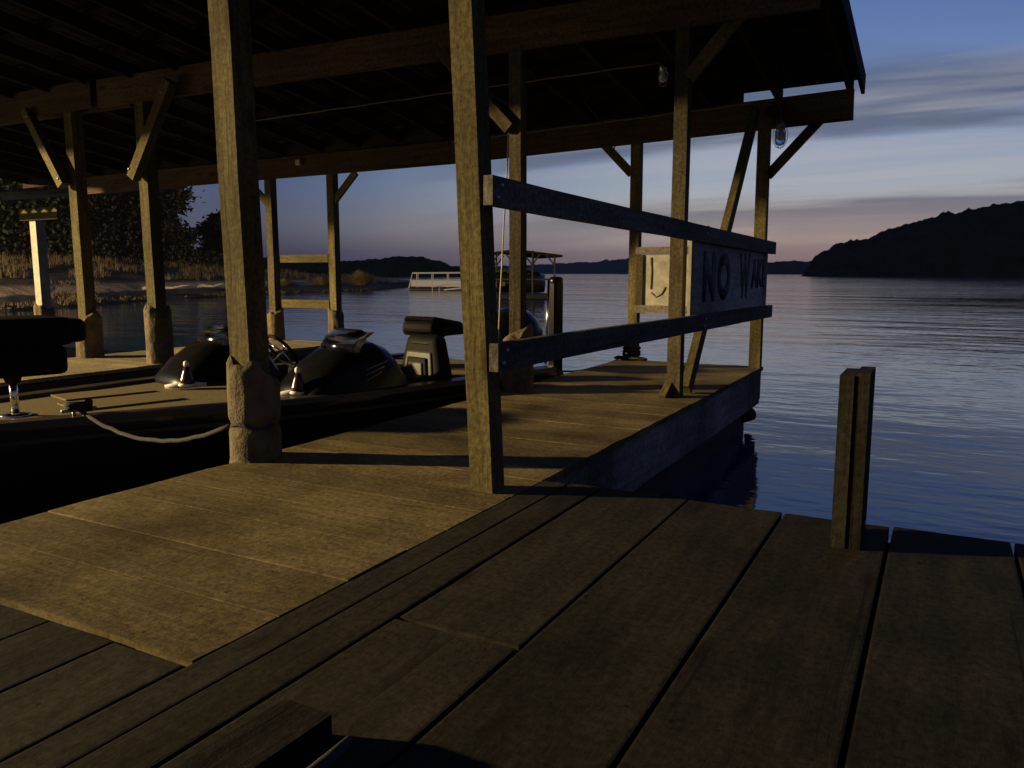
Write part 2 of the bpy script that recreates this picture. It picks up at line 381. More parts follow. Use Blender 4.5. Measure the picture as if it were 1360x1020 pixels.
board('edge_board', (-1.45, 3.05, -.14), (2.1, 3.05, -.14), .17, .035, M['under'], pf, side=(0, 1, 0))
ragged_float('float', -1.4, 2.0, -2.0, 3.02, -.8, -.13, pf, 9)

# ------------------------------------------------------------------ roof shelter
sh = thing('dock_roof_shelter', (-5, 5.5, 0), 'large weathered post and beam roof shelter over the boat slips', 'roof shelter')
def padding(x, y, top, r, seed, strap=None, slump=1.0, bow=0.0):
    secs = []; nz = 34; ns = 40; z0 = -.03
    for i in range(nz + 1):
        k = i / nz; z = z0 + (top - z0) * k; ring = []
        for j in range(ns):
            a = 2 * math.pi * j / ns
            n1 = noise.noise(Vector((math.cos(a) * 1.2 + seed, math.sin(a) * 1.2, z * 4))); n2 = noise.noise(Vector((math.cos(a) * 4 + seed, math.sin(a) * 4, z * 9)))
            n3 = abs(noise.noise(Vector((math.cos(a) * 2.4 + seed * 2, math.sin(a) * 2.4, z * 2.2))))
            fold = noise.noise(Vector((math.cos(a) * 2.6 + seed, math.sin(a) * 2.6, z * .8)))
            rr = r * (1 + .04 * n1 + .035 * n2 + .13 * fold - .30 * max(0, .10 - abs(fold)))
            if strap: rr *= 1 - .11 * math.exp(-((z - strap) / .022) ** 2)
            if k > .95: rr *= 1 - (k - .95) * 3.5
            if k < .05: rr *= 1.04
            zz = z + (.06 * math.sin(a + seed) + .03 * math.sin(3 * a + seed) + .012 * math.sin(7 * a)) * max(0, k - .7) / .3
            ring.append((x + bow * math.sin(k * 3.1) + rr * math.cos(a), y + rr * math.sin(a), zz))
        secs.append(ring)
    return secs
def post(x, y, top, w, mat, lean=(0, 0), pad=None, name='post'):
    o = board(name, (x, y, -.05 if pad is None else -.35), (x + lean[0], y + lean[1], top), w, w, mat, sh, side=(0, 1, 0), bevel=.006, wob=.0025)
    if pad:
        z, r, seed, st = pad; bm = bmesh.new()
        p = loft('padding', padding(x, y, z, r, seed, st), M['padding'], None, closed=True)
        p.parent = o; p.matrix_parent_inverse = (Matrix.Translation(-Vector(sh.location)) @ o.matrix_basis).inverted() @ Matrix.Translation(-Vector(sh.location))
        p.matrix_parent_inverse = o.matrix_basis.inverted()
        if st:
            pts = [(x + r * .93 * math.cos(q), y + r * .93 * math.sin(q), st + .012 * math.sin(3 * q)) for q in (2 * math.pi * k / 24 for k in range(25))]
            s = tube('strap', pts, .009, M['darkrope']); s.parent = o; s.matrix_parent_inverse = o.matrix_basis.inverted()
    return o
zA = lambda x: 2.545      # underside of the middle header
zB = lambda x: 2.10 + max(0, x + 7.0) * .0225      # underside of the lakeside header
post(-1.635, 2.83, 3.05, .104, M['post'], lean=(-.135, 0))
post(-2.935, 2.80, 3.05, .128, M['post'], lean=(-.07, 0), pad=(.43, .118, 3.3, .17))
post(-1.70, 5.70, 2.80, .098, M['post_grey'])
post(-2.93, 5.55, 2.78, .100, M['post_grey'], pad=(.43, .125, 7.7, None))
post(-6.97, 5.42, 2.7, .125, M['post'], lean=(-.02, 0), pad=(.56, .125, 11.2, None))
post(-8.10, 5.42, 2.7, .125, M['post'], pad=(.42, .135, 13.9, None))
post(-1.56, 7.87, 2.30, .105, M['post'])
post(-2.87, 8.06, 2.26, .100, M['post'])
post(-6.92, 8.06, 2.2, .105, M['post'], pad=(.42, .10, 17.1, None))
post(-7.98, 8.06, 2.2, .11, M['post_grey'], pad=(.42, .11, 19.1, None))
# headers
xA = -7.62
board('header_beam', (-13.5, 5.325, zA(-13.5) + .135), (xA, 5.325, zA(xA) + .135), .26, .05, M['beam'], sh, side=(0, 1, 0))
board('header_beam', (-13.5, 5.44, zA(-13.5) + .13), (xA + .35, 5.50, zA(xA + .35) + .13), .25, .05, M['beam'], sh, side=(0, 1, 0))
board('header_beam', (xA + .06, 5.355, zA(xA) + .13), (-.80, 5.56, zA(-.8) + .13), .26, .05, M['beam'], sh, side=(0, 1, 0))
board('header_beam', (-11.9, 7.98, zB(-11.9) + .13), (-5.1, 7.985, zB(-5.1) + .13), .255, .05, M['beam'], sh, side=(0, 1, 0))
board('header_beam', (-5.09, 7.985, zB(-5.1) + .135), (-.80, 7.80, zB(-.8) + .125), .265, .05, M['beam'], sh, side=(0, 1, 0))
board('header_beam', (-13.5, 2.74, 2.95), (-.80, 2.70, 2.98), .26, .05, M['beam'], sh, side=(0, 1, 0))
# knee braces
def brace(x0, z0, x1, z1, y, m='post', w=.09, yo=-.075, th=.04): board('brace', (x0, y + yo, z0), (x1, y + yo, z1), w, th, M[m], sh, side=(0, 1, 0))
brace(-1.65, 2.24, -1.19, 2.74, 5.66, 'post', .095, 0)
brace(-2.96, 1.98, -3.62, 2.66, 5.47, 'beam', .09, 0)
brace(-7.02, 1.82, -6.42, 2.66, 5.31, 'post', .10, -.03, .09)
brace(-8.12, 1.80, -8.66, 2.60, 5.31, 'post', .09, -.03, .09)
brace(-1.52, 1.80, -1.08, 2.27, 7.87, 'post_grey', .085, 0)
brace(-2.92, 1.92, -3.24, 2.25, 8.04, 'post', .085, 0)
brace(-6.88, 1.80, -6.52, 2.14, 8.04, 'post', .085, 0)
brace(-8.0, 1.80, -8.36, 2.14, 8.04, 'post', .085, 0)
# the long diagonal in the end bay and its foot block
board('diagonal_brace', (-1.66, 5.86, .03), (-1.62, 7.72, 2.38), .12, .06, M['post'], sh, side=(1, 0, 0))
board('foot_block', (-1.76, 5.60, 0.004), (-1.72, 5.70, .15), .04, .05, M['post'], sh, side=(1, 0, 0))
# guard rails on the lake side and across the ends
board('guard_rail', (-1.602, 2.78, 1.222), (-1.475, 8.10, 1.140), .115, .042, M['rail'], sh, side=(1, 0, 0), wob=.002)
board('guard_rail', (-1.578, 2.78, .565), (-1.475, 8.05, .540), .115, .042, M['rail'], sh, side=(1, 0, 0), wob=.002)
board('guard_rail', (-7.80, 8.02, 1.09), (-6.98, 8.02, 1.09), .10, .04, M['post'], sh, side=(0, 1, 0))
board('guard_rail', (-7.80, 8.02, .50), (-6.98, 8.02, .50), .11, .04, M['post'], sh, side=(0, 1, 0))
for (x, y, z) in ((-1.578, 2.83, 1.222), (-1.554, 2.83, .565), (-1.495, 5.70, 1.20), (-1.495, 5.70, .55), (-1.462, 7.87, 1.165), (-1.462, 7.87, .565)):
    for dz in (-.025, .025): tube('bolt', [(x - .006, y + dz * .6, z + dz), (x + .008, y + dz * .6, z + dz)], .009, M['zinc'], sh)
for x, z in ((-7.02, 1.90), (-6.50, 2.56), (-8.14, 1.87), (-8.60, 2.53)): tube('bolt', [(x, 5.24, z), (x, 5.228, z)], .012, M['zinc'], sh)
# rafters, purlins and metal sheet
SL = .13
zr = lambda y: 2.50 + (8.0 - y) * SL          # underside of the rafters over the lakeside header
def tilt(x): return (x + 1.5) * .014           # the whole roof hangs lower at the left
x = -.86
while x > -13.4:
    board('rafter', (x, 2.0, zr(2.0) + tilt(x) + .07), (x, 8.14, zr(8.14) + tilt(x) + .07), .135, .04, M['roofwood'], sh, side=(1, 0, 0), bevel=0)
    x -= .62
y = 2.1
while y < 8.1:
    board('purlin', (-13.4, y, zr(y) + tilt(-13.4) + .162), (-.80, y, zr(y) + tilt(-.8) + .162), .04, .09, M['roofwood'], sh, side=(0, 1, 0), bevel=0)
    y += .6
bm = bmesh.new(); top = []; bot = []; nx = 420
for i in range(nx + 1):
    X = -13.45 + 12.67 * i / nx; rib = .012 if (i % 7) in (0, 1) else 0
    for yy, lst in ((1.9, top), (8.18, bot)): lst.append(bm.verts.new((X, yy, zr(yy) + tilt(X) + .195 + rib)))
for i in range(nx): bm.faces.new((top[i], top[i + 1], bot[i + 1], bot[i]))
g = bmesh.ops.extrude_face_region(bm, geom=list(bm.faces)); bmesh.ops.translate(bm, vec=(0, 0, .006), verts=[v for v in g['geom'] if isinstance(v, bmesh.types.BMVert)])
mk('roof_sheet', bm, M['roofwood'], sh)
board('rake_board', (-.765, 1.9, zr(1.9) + tilt(-.8) + .12), (-.765, 8.20, zr(8.20) + tilt(-.8) + .12), .17, .03, M['roofwood'], sh, side=(1, 0, 0))
# sub-fascia dangling at the eave end
board('fascia', (-13.4, 8.02, zr(8.0) + tilt(-13.4) + .07), (-1.80, 8.02, zr(8.0) + tilt(-1.8) + .07), .25, .022, M['roofwood'], sh, side=(0, 1, 0))

# ------------------------------------------------------------------ signs
def letters(txt, size, mat, name, parent, origin, xdir, updir, sx=1.0, off=.003):
    cu = bpy.data.curves.new('t', 'FONT'); cu.body = txt; cu.size = 1; cu.extrude = .0; cu.offset = .055
    to = bpy.data.objects.new('t', cu); col.objects.link(to)
    dg = bpy.context.evaluated_depsgraph_get(); me = bpy.data.meshes.new_from_object(to.evaluated_get(dg)); bpy.data.objects.remove(to)
    bm = bmesh.new(); bm.from_mesh(me)
    xs_ = [v.co.x for v in bm.verts]; ys_ = [v.co.y for v in bm.verts]; w = max(xs_) - min(xs_); h = max(ys_) - min(ys_); x0, y0 = min(xs_), min(ys_)
    X, Y = Vector(xdir), Vector(updir); Z = X.cross(Y)
    for v in bm.verts:
        p = Vector(origin) + X * ((v.co.x - x0) / w * size[0]) + Y * ((v.co.y - y0) / h * size[1]) + Z * off
        v.co = p + X * noise.noise(p * 9) * .006 + Y * noise.noise(p * 11) * .006
    g = bmesh.ops.extrude_face_region(bm, geom=list(bm.faces)); bmesh.ops.translate(bm, vec=-Z * .0025, verts=[v for v in g['geom'] if isinstance(v, bmesh.types.BMVert)])
    return mk(name, bm, mat, parent)
sg = thing('no_wake_sign', (-1.54, 6.8, .86), 'long pale board lettered NO WAKE in dark paint between the guard rails', 'sign')
board('panel', (-1.555, 5.57, .863), (-1.515, 7.99, .846), .53, .018, M['signboard'], sg, side=(1, 0, 0), bevel=.002)
board('edge_strip', (-1.573, 5.558, .60), (-1.573, 5.558, 1.13), .022, .02, M['whiteboard'], sg, side=(0, 1, 0), bevel=.002)
fx = lambda y: -1.555 + (y - 5.57) * .0165 + .009
for s_, y0, w_, z0, h_ in (('N', 5.79, .33, .69, .37), ('O', 6.19, .38, .69, .37), ('W', 6.88, .38, .685, .38), ('AKE', 7.31, .60, .77, .26)):
    letters(s_, (w_, h_), M['navy'], 'lettering', sg, (fx(y0), y0, z0), (.0165, .99985, 0), (0, 0, 1))
s2 = thing('framed_sign_board', (-2.2, 7.98, .85), 'small framed whitish board with faded marks at the walkway end, lit from the left', 'sign')
board('frame', (-2.83, 7.985, 1.13), (-1.63, 7.93, 1.13), .075, .035, M['rail'], s2, side=(0, 1, 0))
board('frame', (-2.83, 7.985, .53), (-1.63, 7.93, .53), .075, .035, M['rail'], s2, side=(0, 1, 0))
board('frame', (-2.785, 7.984, .572), (-2.785, 7.984, 1.088), .07, .033, M['post_grey'], s2, side=(0, 1, 0))
board('panel', (-2.745, 7.995, .83), (-1.63, 7.945, .83), .515, .012, M['whiteboard'], s2, side=(0, 1, 0))
bm = bmesh.new()
for pts in ([(-2.67, 1.06), (-2.662, .90), (-2.668, .74)], [(-2.66, .70), (-2.61, .66), (-2.55, .69), (-2.51, .76)], [(-2.47, 1.04), (-2.42, .70)]):
    tube_bm(bm, [(x, 7.984 + (x + 2.745) * -.045, z) for x, z in pts], .010, 6)
mk('faded_marks', bm, M['faded'], s2)

for y, z in ((5.64, 1.08), (5.64, .65), (6.78, 1.08), (6.78, .64), (7.86, 1.06), (7.86, .64)): tube('screw', [(fx(y) - .004, y, z), (fx(y) + .003, y, z)], .007, M['zinc'], sg)
# ------------------------------------------------------------------ wires and lamps
yw = 6.72
rz_ = lambda x, y: zr(y) + tilt(x) - .012
bm = bmesh.new(); tube_bm(bm, [(x / 10, yw + .01 * math.sin(x), rz_(x / 10, yw) - .006 * abs(math.sin(x * .5))) for x in range(-72, -21, 2)], .008, 6)
tag(mk('ceiling_cable', bm, M['cable'], None, True), 'thin pale cable running along the dark ceiling to the hanging jar lamp', 'cable')
def jar(name, x, y, z, label, cage=False, s=1.0, rx=0):
    t = thing(name, (x, y, z), label, 'lamp')
    bm = bmesh.new(); lathe_bm(bm, [(.018 * s, 0), (.034 * s, -.005), (.036 * s, -.06 * s), (.02 * s, -.065 * s)], (x, y, z)); mk('socket', bm, M['zinc'], t, True)
    bm = bmesh.new(); lathe_bm(bm, [(.03 * s, -.055 * s), (.042 * s, -.08 * s), (.044 * s, -.15 * s), (.034 * s, -.18 * s), (.008 * s, -.19 * s)], (x, y, z)); mk('glass_jar', bm, M['glass'], t, True)
    bm = bmesh.new(); lathe_bm(bm, [(.012 * s, -.066 * s), (.014 * s, -.085 * s), (.026 * s, -.115 * s), (.022 * s, -.14 * s), (.005 * s, -.15 * s)], (x, y, z)); mk('bulb', bm, M['white'], t, True)
    if cage:
        bm = bmesh.new()
        for k in range(6):
            a = k * math.pi / 3; tube_bm(bm, [(x + r * s * math.cos(a), y + r * s * math.sin(a), z + zz * s) for r, zz in ((.04, -.03), (.056, -.09), (.054, -.15), (.03, -.2), (.002, -.21))], .003, 5)
        mk('wire_cage', bm, M['zinc'], t, True)
    return t
jar('jar_lamp', -2.18, yw, rz_(-2.18, yw) - .02, 'unlit glass jar lamp hanging from the ceiling left of the inner right post', s=.95)
jar('caged_lamp', -1.40, 7.76, 2.27, 'unlit caged glass lamp beside the corner post under the beam end', True, s=1.15)
pts = [(x / 10, 7.915 - .028 + (x / 10 + 5) * -.0425 * (x > -51), zB(x / 10) + .225 + .004 * math.sin(x)) for x in range(-50, -15, 2)]
pts += [(-1.47, 7.77, zB(-1.5) + .235), (-1.42, 7.765, zB(-1.5) + .19), (-1.40, 7.76, zB(-1.5) + .10), (-1.40, 7.76, 2.265)]
tag(tube('beam_cable', pts, .008, M['cable'], seg=6), 'pale cable stapled along the lakeside beam and curling down to the caged lamp', 'cable')
tag(tube('loose_wire', [(-3.1, 7.2, 2.5), (-3.05, 7.55, 2.36), (-3.02, 7.9, 2.27)] + sag((-3.02, 7.9, 2.27), (-3.0 + .75 - .95, 7.95, 2.2), .0, 2)[1:1] + sag((-3.02 - 0, 7.9, 2.27), (-3.17, 7.98, 2.16), .07, 6)[1:], .007, M['darkrope'], seg=6), 'dark loose wire drooping under the beam beside the short brace', 'wire')
tag(tube('hanging_cord', sag((-3.475, 6.45, 2.50), (-3.65, 6.52, .28), .0, 10, .004), .008, M['cord'], seg=6), 'pale thin cord hanging straight down from the roof to the boat stern', 'cord')
bm = bmesh.new(); box_bm(bm, (-7.35, 7.93, zB(-7.35) + .20), (.08, .05, .07), .006); tag(mk('junction_box', bm, M['whiteboard']), 'tiny pale electrical box on the lakeside beam', 'electrical box')

# ------------------------------------------------------------------ foreground bits
mp = thing('mooring_post', (-.24, 2.83, 0), 'short squared post of two bolted boards standing at the platform edge over the water', 'post')
board('board', (-.255, 2.86, -.30), (-.255, 2.86, .575), .225, .044, M['darkpost'], mp, side=(1, 0, 0), bevel=.003)
board('board', (-.209, 2.865, -.30), (-.209, 2.865, .583), .225, .044, M['darkpost'], mp, side=(1, 0, 0), bevel=.003)
for zz in (.06, .46): tube('bolt_head', [(-.187, 2.87, zz), (-.180, 2.87, zz)], .010, M['zinc'], mp)
tag(board('timber_block', (-1.10, -1.4, .036), (-1.035, 1.09, .036), .12, .064, M['block'], None, side=(0, 0, 1), bevel=.01, wob=.002), 'dark squared timber lying along the near planks at the bottom of the view', 'timber')
cl = thing('mooring_cleat', (-.9, .93, 0), 'small black mooring cleat at the bottom edge on the near planks', 'cleat')
bm = bmesh.new()
box_bm(bm, (-.9, .93, .022), (.03, .11, .044), .008)
mk('base_plate', bm, M['float'], cl, True)
bm = bmesh.new(); tube_bm(bm, [(-.9, .93 - .12, .058), (-.9, .93 - .06, .05), (-.9, .93 + .06, .05), (-.9, .93 + .12, .058)], [.009, .014, .014, .009], 10); mk('horn', bm, M['float'], cl, True)

# ------------------------------------------------------------------ bass boat
fwd = Vector((-.27, -.963, 0)).normalized(); rzb = math.atan2(fwd.y, fwd.x)
bt = thing('bass_boat', (-4.15, 7.0, 0), 'black bass boat with tan carpeted deck moored in the slip behind the padded post', 'boat', rz=rzb)
# local x = towards the bow, y = port (camera side is +y or -y)
prof = [(-.05, 1.0), (0, 1.04), (.8, 1.09), (1.6, 1.10), (2.2, 1.06), (2.7, 1.0), (3.1, .92), (3.5, .82), (4.0, .68), (4.5, .56), (5.0, .42), (5.4, .27), (5.7, .10), (5.78, .02)]
def hull_sec(x, w):
    k = max(0, (x - 3.5) / 2.3); kz = -.85 + .6 * k * k
    return [(x, w, .02), (x, w * 1.01, -.05), (x, w * .97, -.16), (x, w * .85, -.42 + .1 * k), (x, w * .35, kz + .05), (x, 0, kz), (x, -w * .35, kz + .05), (x, -w * .85, -.42 + .1 * k), (x, -w * .97, -.16), (x, -w * 1.01, -.05), (x, -w, .02)]
loft('hull', [hull_sec(x, w) for x, w in prof], M['hull'], bt, True, closed=False)
bm = bmesh.new(); a = [(x, w, .02) for x, w in prof]; a2 = [(x, -w, .02) for x, w in prof]
for side in (1, -1):
    rings = []
    for x, w in prof:
        wi = max(.005, w - .14); rings.append([bm.verts.new((x, side * w * 1.005, -.005)), bm.verts.new((x, side * w, .035)), bm.verts.new((x, side * wi, .035)), bm.verts.new((x, side * wi, -.01))])
    for p, q in zip(rings, rings[1:]):
        for j in range(3): bm.faces.new((p[j], p[j + 1], q[j + 1], q[j]))
mk('gunwale', bm, M['hulltop'], bt, False, True)
# bow and stern casting decks, cockpit sole
def deck_part(name, x0, x1, z, mat, depth=.0):
    n = 14; bm = bmesh.new(); up = []
    def W(x):
        for (xa, wa), (xb, wb) in zip(prof, prof[1:]):
            if xa <= x <= xb: return wa + (wb - wa) * (x - xa) / (xb - xa)
        return prof[-1][1]
    t, b_ = [], []
    for i in range(n + 1):
        x = x0 + (x1 - x0) * i / n; w = max(.006, W(x) - .143)
        t.append((bm.verts.new((x, w, z)), bm.verts.new((x, -w, z)))); b_.append((bm.verts.new((x, w, z - .03 - depth)), bm.verts.new((x, -w, z - .03 - depth))))
    for i in range(n):
        bm.faces.new((t[i][0], t[i + 1][0], t[i + 1][1], t[i][1])); bm.faces.new((b_[i][0], b_[i + 1][0], b_[i + 1][1], b_[i][1]))
    for i in (0, n): bm.faces.new((t[i][0], t[i][1], b_[i][1], b_[i][0]))
    return mk(name, bm, mat, bt, False, True)
deck_part('bow_deck', 2.62, 5.6, .012, M['carpet'], .3)
deck_part('stern_deck', .05, .95, .012, M['carpet'], .3)
deck_part('cockpit_floor', .95, 2.62, -.32, M['carpet'])
bm = bmesh.new(); box_bm(bm, (3.55, .12, .018), (.7, .42, .012), .004); box_bm(bm, (3.5, -.36, .018), (.62, .34, .012), .004)
mk('deck_hatch', bm, M['carpet'], bt, False, True)
bm = bmesh.new()
for side in (1, -1):
    rr = [[bm.verts.new((x, side * (w * 1.012 + .002), z)) for z in (-.075, -.10)] for x, w in prof if .2 < x < 5.2]
    for p, q in zip(rr, rr[1:]): bm.faces.new((p[0], p[1], q[1], q[0]))
mk('rub_strip', bm, M['hulltop'], bt, True, True)
# consoles (profile in x-z, lofted over y)
def console(y0, y1, xo, lamp):
    pr = [(-.50, .0), (-.47, .12), (-.40, .25), (-.32, .35), (-.20, .40), (-.02, .39), (.12, .34), (.27, .24), (.38, .12), (.46, .02)]
    ya, yb = y0, y1; secs = []
    for k in range(9):
        f = k / 8; y = ya + (yb - ya) * f; e = 1 - abs(2 * f - 1) ** 4 * .42
        secs.append([(xo + x * (.75 + .25 * e), y, -.02 + z * e) for x, z in pr] + [(xo + .42, y, -.05), (xo - .48, y, -.05)])
    c = loft('console', secs, M['black'], bt, True, closed=True)
    sec = []
    for k in range(9):
        f = k / 8; y = ya + .05 + (yb - ya - .1) * f; b = (2 * f - 1) ** 2 * .09
        sec.append([(xo + .10 - b, y, .32), (xo + .04 - b, y, .41), (xo - .05 - b, y, .46), (xo - .056 - b, y, .455), (xo + .03 - b, y, .405), (xo + .09 - b, y, .31)])
    w = loft('windscreen', sec, M['smoke'], None, True, closed=True); w.parent = c
    # red lens at the nose; foot and cap painted white for chrome shine
    xn, ym = lamp
    bm = bmesh.new(); tube_bm(bm, [(xn - .16, ym + .05, .040), (xn - .02, ym, .045), (xn + .12, ym - .06, .038)], [.014, .030, .014], 10); lathe_bm(bm, [(.06, 0), (.065, .014), (.04, .035)], (xn - .02, ym, .035), 14)
    mk('lamp_foot', bm, M['white'], bt, True, True)
    bm = bmesh.new(); lathe_bm(bm, [(.062, .055), (.05, .09), (.030, .15), (.016, .19)], (xn - .03, ym, 0), 14); mk('red_lens', bm, M['redglass'], bt, True, True)
    bm = bmesh.new(); lathe_bm(bm, [(.018, .188), (.022, .20), (.020, .222), (.008, .23)], (xn - .03, ym, 0), 12); mk('lamp_cap', bm, M['white'], bt, True, True)
    return c
console(.38, 1.0, 2.14, (2.60, .80))
console(-.95, -.28, 2.52, (2.98, -.18))
# silver streak decals on the near console side
bm = bmesh.new()
for k, (x, z, l) in enumerate(((1.92, .24, .20), (1.95, .20, .17), (1.98, .16, .13))):
    tube_bm(bm, [(x, 1.006, z), (x + l, 1.004, z - .055)], [.006, .0025], 6)
mk('silver_stripes', bm, M['zinc'], bt, True, True)
# steering wheel
bm = bmesh.new(); C0 = Vector((1.87, -.62, .20)); ax = Vector((-.8, .0, .6)).normalized(); sx_ = Vector((0, 1, 0)); sy_ = ax.cross(sx_)
tube_bm(bm, [C0 + (sx_ * math.cos(q) + sy_ * math.sin(q)) * .18 for q in (2 * math.pi * k / 28 for k in range(29))], .016, 8, False)
mk('steering_wheel', bm, M['blackvinyl'], bt, True, True)
bm = bmesh.new()
for q in (R(90), R(210), R(330)): tube_bm(bm, [C0, C0 + (sx_ * math.cos(q) + sy_ * math.sin(q)) * .17], .009, 6)
tube_bm(bm, [C0, C0 - ax * .25], .02, 8)
mk('wheel_spokes', bm, M['chrome'], bt, True, True)
# cockpit seats seen from the bow side
def seat(x, y):
    rbox('seat_cushion', (x + .12, y, -.02), (.50, .50, .16), M['blackvinyl'], bt, .05)
    b = rbox('backrest', (x - .14, y, .16), (.17, .62, .44), M['blackvinyl'], bt, .06, taper=(.8, .62, -.12))
    p = rbox('seat_panel', (x - .066, y, .13), (.045, .40, .24), M['greyvinyl'], bt, .02, taper=(.8, .80, -.4)); 
    rbox('seat_panel', (x - .040, y, .10), (.03, .30, .20), M['blackvinyl'], bt, .014, taper=(.8, .80, -.4))
    rbox('seat_panel', (x - .024, y, .085), (.03, .22, .15), M['greyvinyl'], bt, .014, taper=(.8, .80, -.4))
    rbox('headrest', (x - .115, y, .315), (.06, .26, .045), M['greyvinyl'], bt, .03)
seat(1.40, .66)
seat(1.40, -.48)
# raised folded fishing seats on pedestals
def perch(x, y, z, yaw, big=1.0, two=True):
    rt = Matrix.Rotation(yaw, 4, 'Z')
    def loc(a, b, c): v = rt @ Vector((a, b, c)); return (x + v.x, y + v.y, z + v.z)
    bm = bmesh.new(); tube_bm(bm, [(x, y, .01), (x, y, z - .06)], .024, 12); lathe_bm(bm, [(.09, 0), (.09, .01), (.03, .02)], (x, y, .012), 16); mk('pedestal', bm, M['zinc'] if big > 1.2 else M['chrome'], bt, True, True)
    bm = bmesh.new(); lathe_bm(bm, [(.04, -.09), (.055, -.05), (.09, -.01), (.12, .02)], (x, y, z), 14); mk('seat_mount', bm, M['blackvinyl'], bt, True, True)
    rbox('seat_cushion', loc(0, 0, .05 * big), (.44 * big, .44 * big, (.085 if two else .16) * big), M['blackvinyl'], bt, .045 * big, rot=rt)
    if two:
        tl = rt @ Matrix.Rotation(R(-9), 4, 'Y')
        rbox('backrest', loc(.02, 0, .125 * big), (.44 * big, .38 * big, .065 * big), M['blackvinyl'], bt, .045 * big, rot=tl)
        rbox('seat_panel', loc(.08, -.04, .160 * big), (.22 * big, .22 * big, .02), M['greyvinyl'], bt, .014, rot=tl)
        rbox('bolster', loc(.22 * big, 0, .085 * big), (.10 * big, .36 * big, .10 * big), M['blackvinyl'], bt, .04 * big, rot=tl)
    else:
        rbox('backrest', loc(-.02, 0, .20 * big), (.48 * big, .46 * big, .15 * big), M['blackvinyl'], bt, .05 * big, rot=rt)
        rbox('bolster', loc(-.28 * big, 0, .20 * big), (.10 * big, .40 * big, .13 * big), M['blackvinyl'], bt, .045 * big, rot=rt)
perch(.80, .26, .33, R(12), 1.0)
perch(4.22, .20, .31, R(0), 1.16, False)
# thin chrome light staff, stern fittings
tube('light_staff', [(.72, .58, .01), (.66, .60, .75)], .009, M['chrome'], bt, 8, True)
tube('stern_fitting', [(.28, .50, .012), (.28, .50, .17)], .02, M['chrome'], bt, 8, True); tube('stern_fitting', [(.12, .62, .012), (.12, .62, .16)], .026, M['chrome'], bt, 8, True)
# outboard motor
secs = []
for k in range(13):
    f = k / 12; x = -.12 - .72 * f; s = math.sin(math.pi * (f * .9 + .05)) ** .45
    secs.append([(x, .30 * s * math.cos(a), .20 + .02 * f + (.34 if math.sin(a) > 0 else .22) * s * math.sin(a)) for a in (2 * math.pi * j / 20 for j in range(20))])
o = loft('outboard_motor', secs, M['black'], bt, True, closed=True)
bm = bmesh.new(); box_bm(bm, (-.42, 0, -.35), (.30, .16, .8), .03); w = mk('motor_leg', bm, M['black'], bt, True, True)
# folded shallow water anchor standing on the stern, and its bright rod
bm = bmesh.new(); box_bm(bm, (-.16, .90, .26), (.13, .10, 1.13), .02); box_bm(bm, (-.09, .90, -.18), (.22, .18, .3), .02)
mk('anchor_arm', bm, M['black'], bt, False, True)
rbox('anchor_head', (-.16, .90, .82), (.13, .10, .10), M['black'], bt, .04)
tube('anchor_rod', [(-.02, .90, .05), (-.05, .905, .84)], .012, M['chrome'], bt, 8, True)
for x, y in ((3.98, .61), (2.9, .9)):
    bm = bmesh.new()
    tube_bm(bm, [(x - .10, y, .07), (x + .10, y, .07)], .012, 8); tube_bm(bm, [(x - .03, y, .03), (x - .03, y, .07)], .011, 8); tube_bm(bm, [(x + .03, y, .03), (x + .03, y, .07)], .011, 8)
    mk('cleat', bm, M['zinc'], bt, True, True)
# mooring ropes
tb = Matrix.Translation(bt.location) @ Matrix.Rotation(rzb, 4, 'Z')
p = tb @ Vector((3.98, .61, .07))
bm = bmesh.new(); tube_bm(bm, sag(p, (-3.04, 2.74, .16), .13, 20, .003), .012, 8)
tube_bm(bm, [p + Vector((.05 * math.cos(q) * (1 + .2 * math.sin(q * 2)), .07 * math.sin(q), .01 * q / 3)) for q in (k * .5 for k in range(30))], .014, 8)
tag(mk('mooring_rope', bm, M['rope'], None, True), 'grey rope sagging from the padded post to the boat cleat over dark water', 'rope', 'mooring ropes')
bm = bmesh.new(); q0 = tb @ Vector((-.1, .95, -.02)); tube_bm(bm, sag(q0, (-2.93, 8.0, .04), .06, 16, .002), .009, 6)
for zz in (.03, .055, .085, .12): tube_bm(bm, [(-2.885 + .085 * math.cos(q), 8.06 + .085 * math.sin(q), zz + .012 * math.sin(q * 2 + zz * 40)) for q in (2 * math.pi * k / 20 for k in range(21))], .013, 6)
tube_bm(bm, [(-2.93 + .13 * math.cos(k * .6) + k * .006, 7.93 + .05 * math.sin(k * .6), .012 + .003 * (k % 5)) for k in range(26)], .012, 6)
tag(mk('mooring_rope', bm, M['darkrope'], None, True), 'dark rope coiled round the far walkway post and led to the boat stern', 'rope', 'mooring ropes')
# ------------------------------------------------------------------ low neighbouring shed roof at far left
nb = thing('neighbour_shed', (-12.9, 9.0, 0), 'low neighbouring dock shed with pale metal eave and bright white post at far left', 'dock shed')
NP = at(55, 15.3); nx_, ny_ = NP.x, NP.y
board('post', (nx_, ny_, -.7), (nx_, ny_, 1.84), .16, .16, M['paleoffwhite'], nb)
loft('padding', padding(nx_, ny_, .36, .15, 23, None), M['padding'], nb, closed=True)
board('lintel', (nx_ - .25, ny_ - .11, 1.84), (nx_ + .75, ny_ - .11, 1.84), .19, .05, M['post'], nb)
bm = bmesh.new(); top = []; bot = []
for i in range(141):
    X = nx_ - 4.5 + 5.1 * i / 140; r_ = .03 * math.cos(i * .9)
    top.append(bm.verts.new((X, ny_ - .9, 2.06 + r_))); bot.append(bm.verts.new((X, ny_ + 2.5, 2.5 + r_)))
for i in range(140): bm.faces.new((top[i], top[i + 1], bot[i + 1], bot[i]))
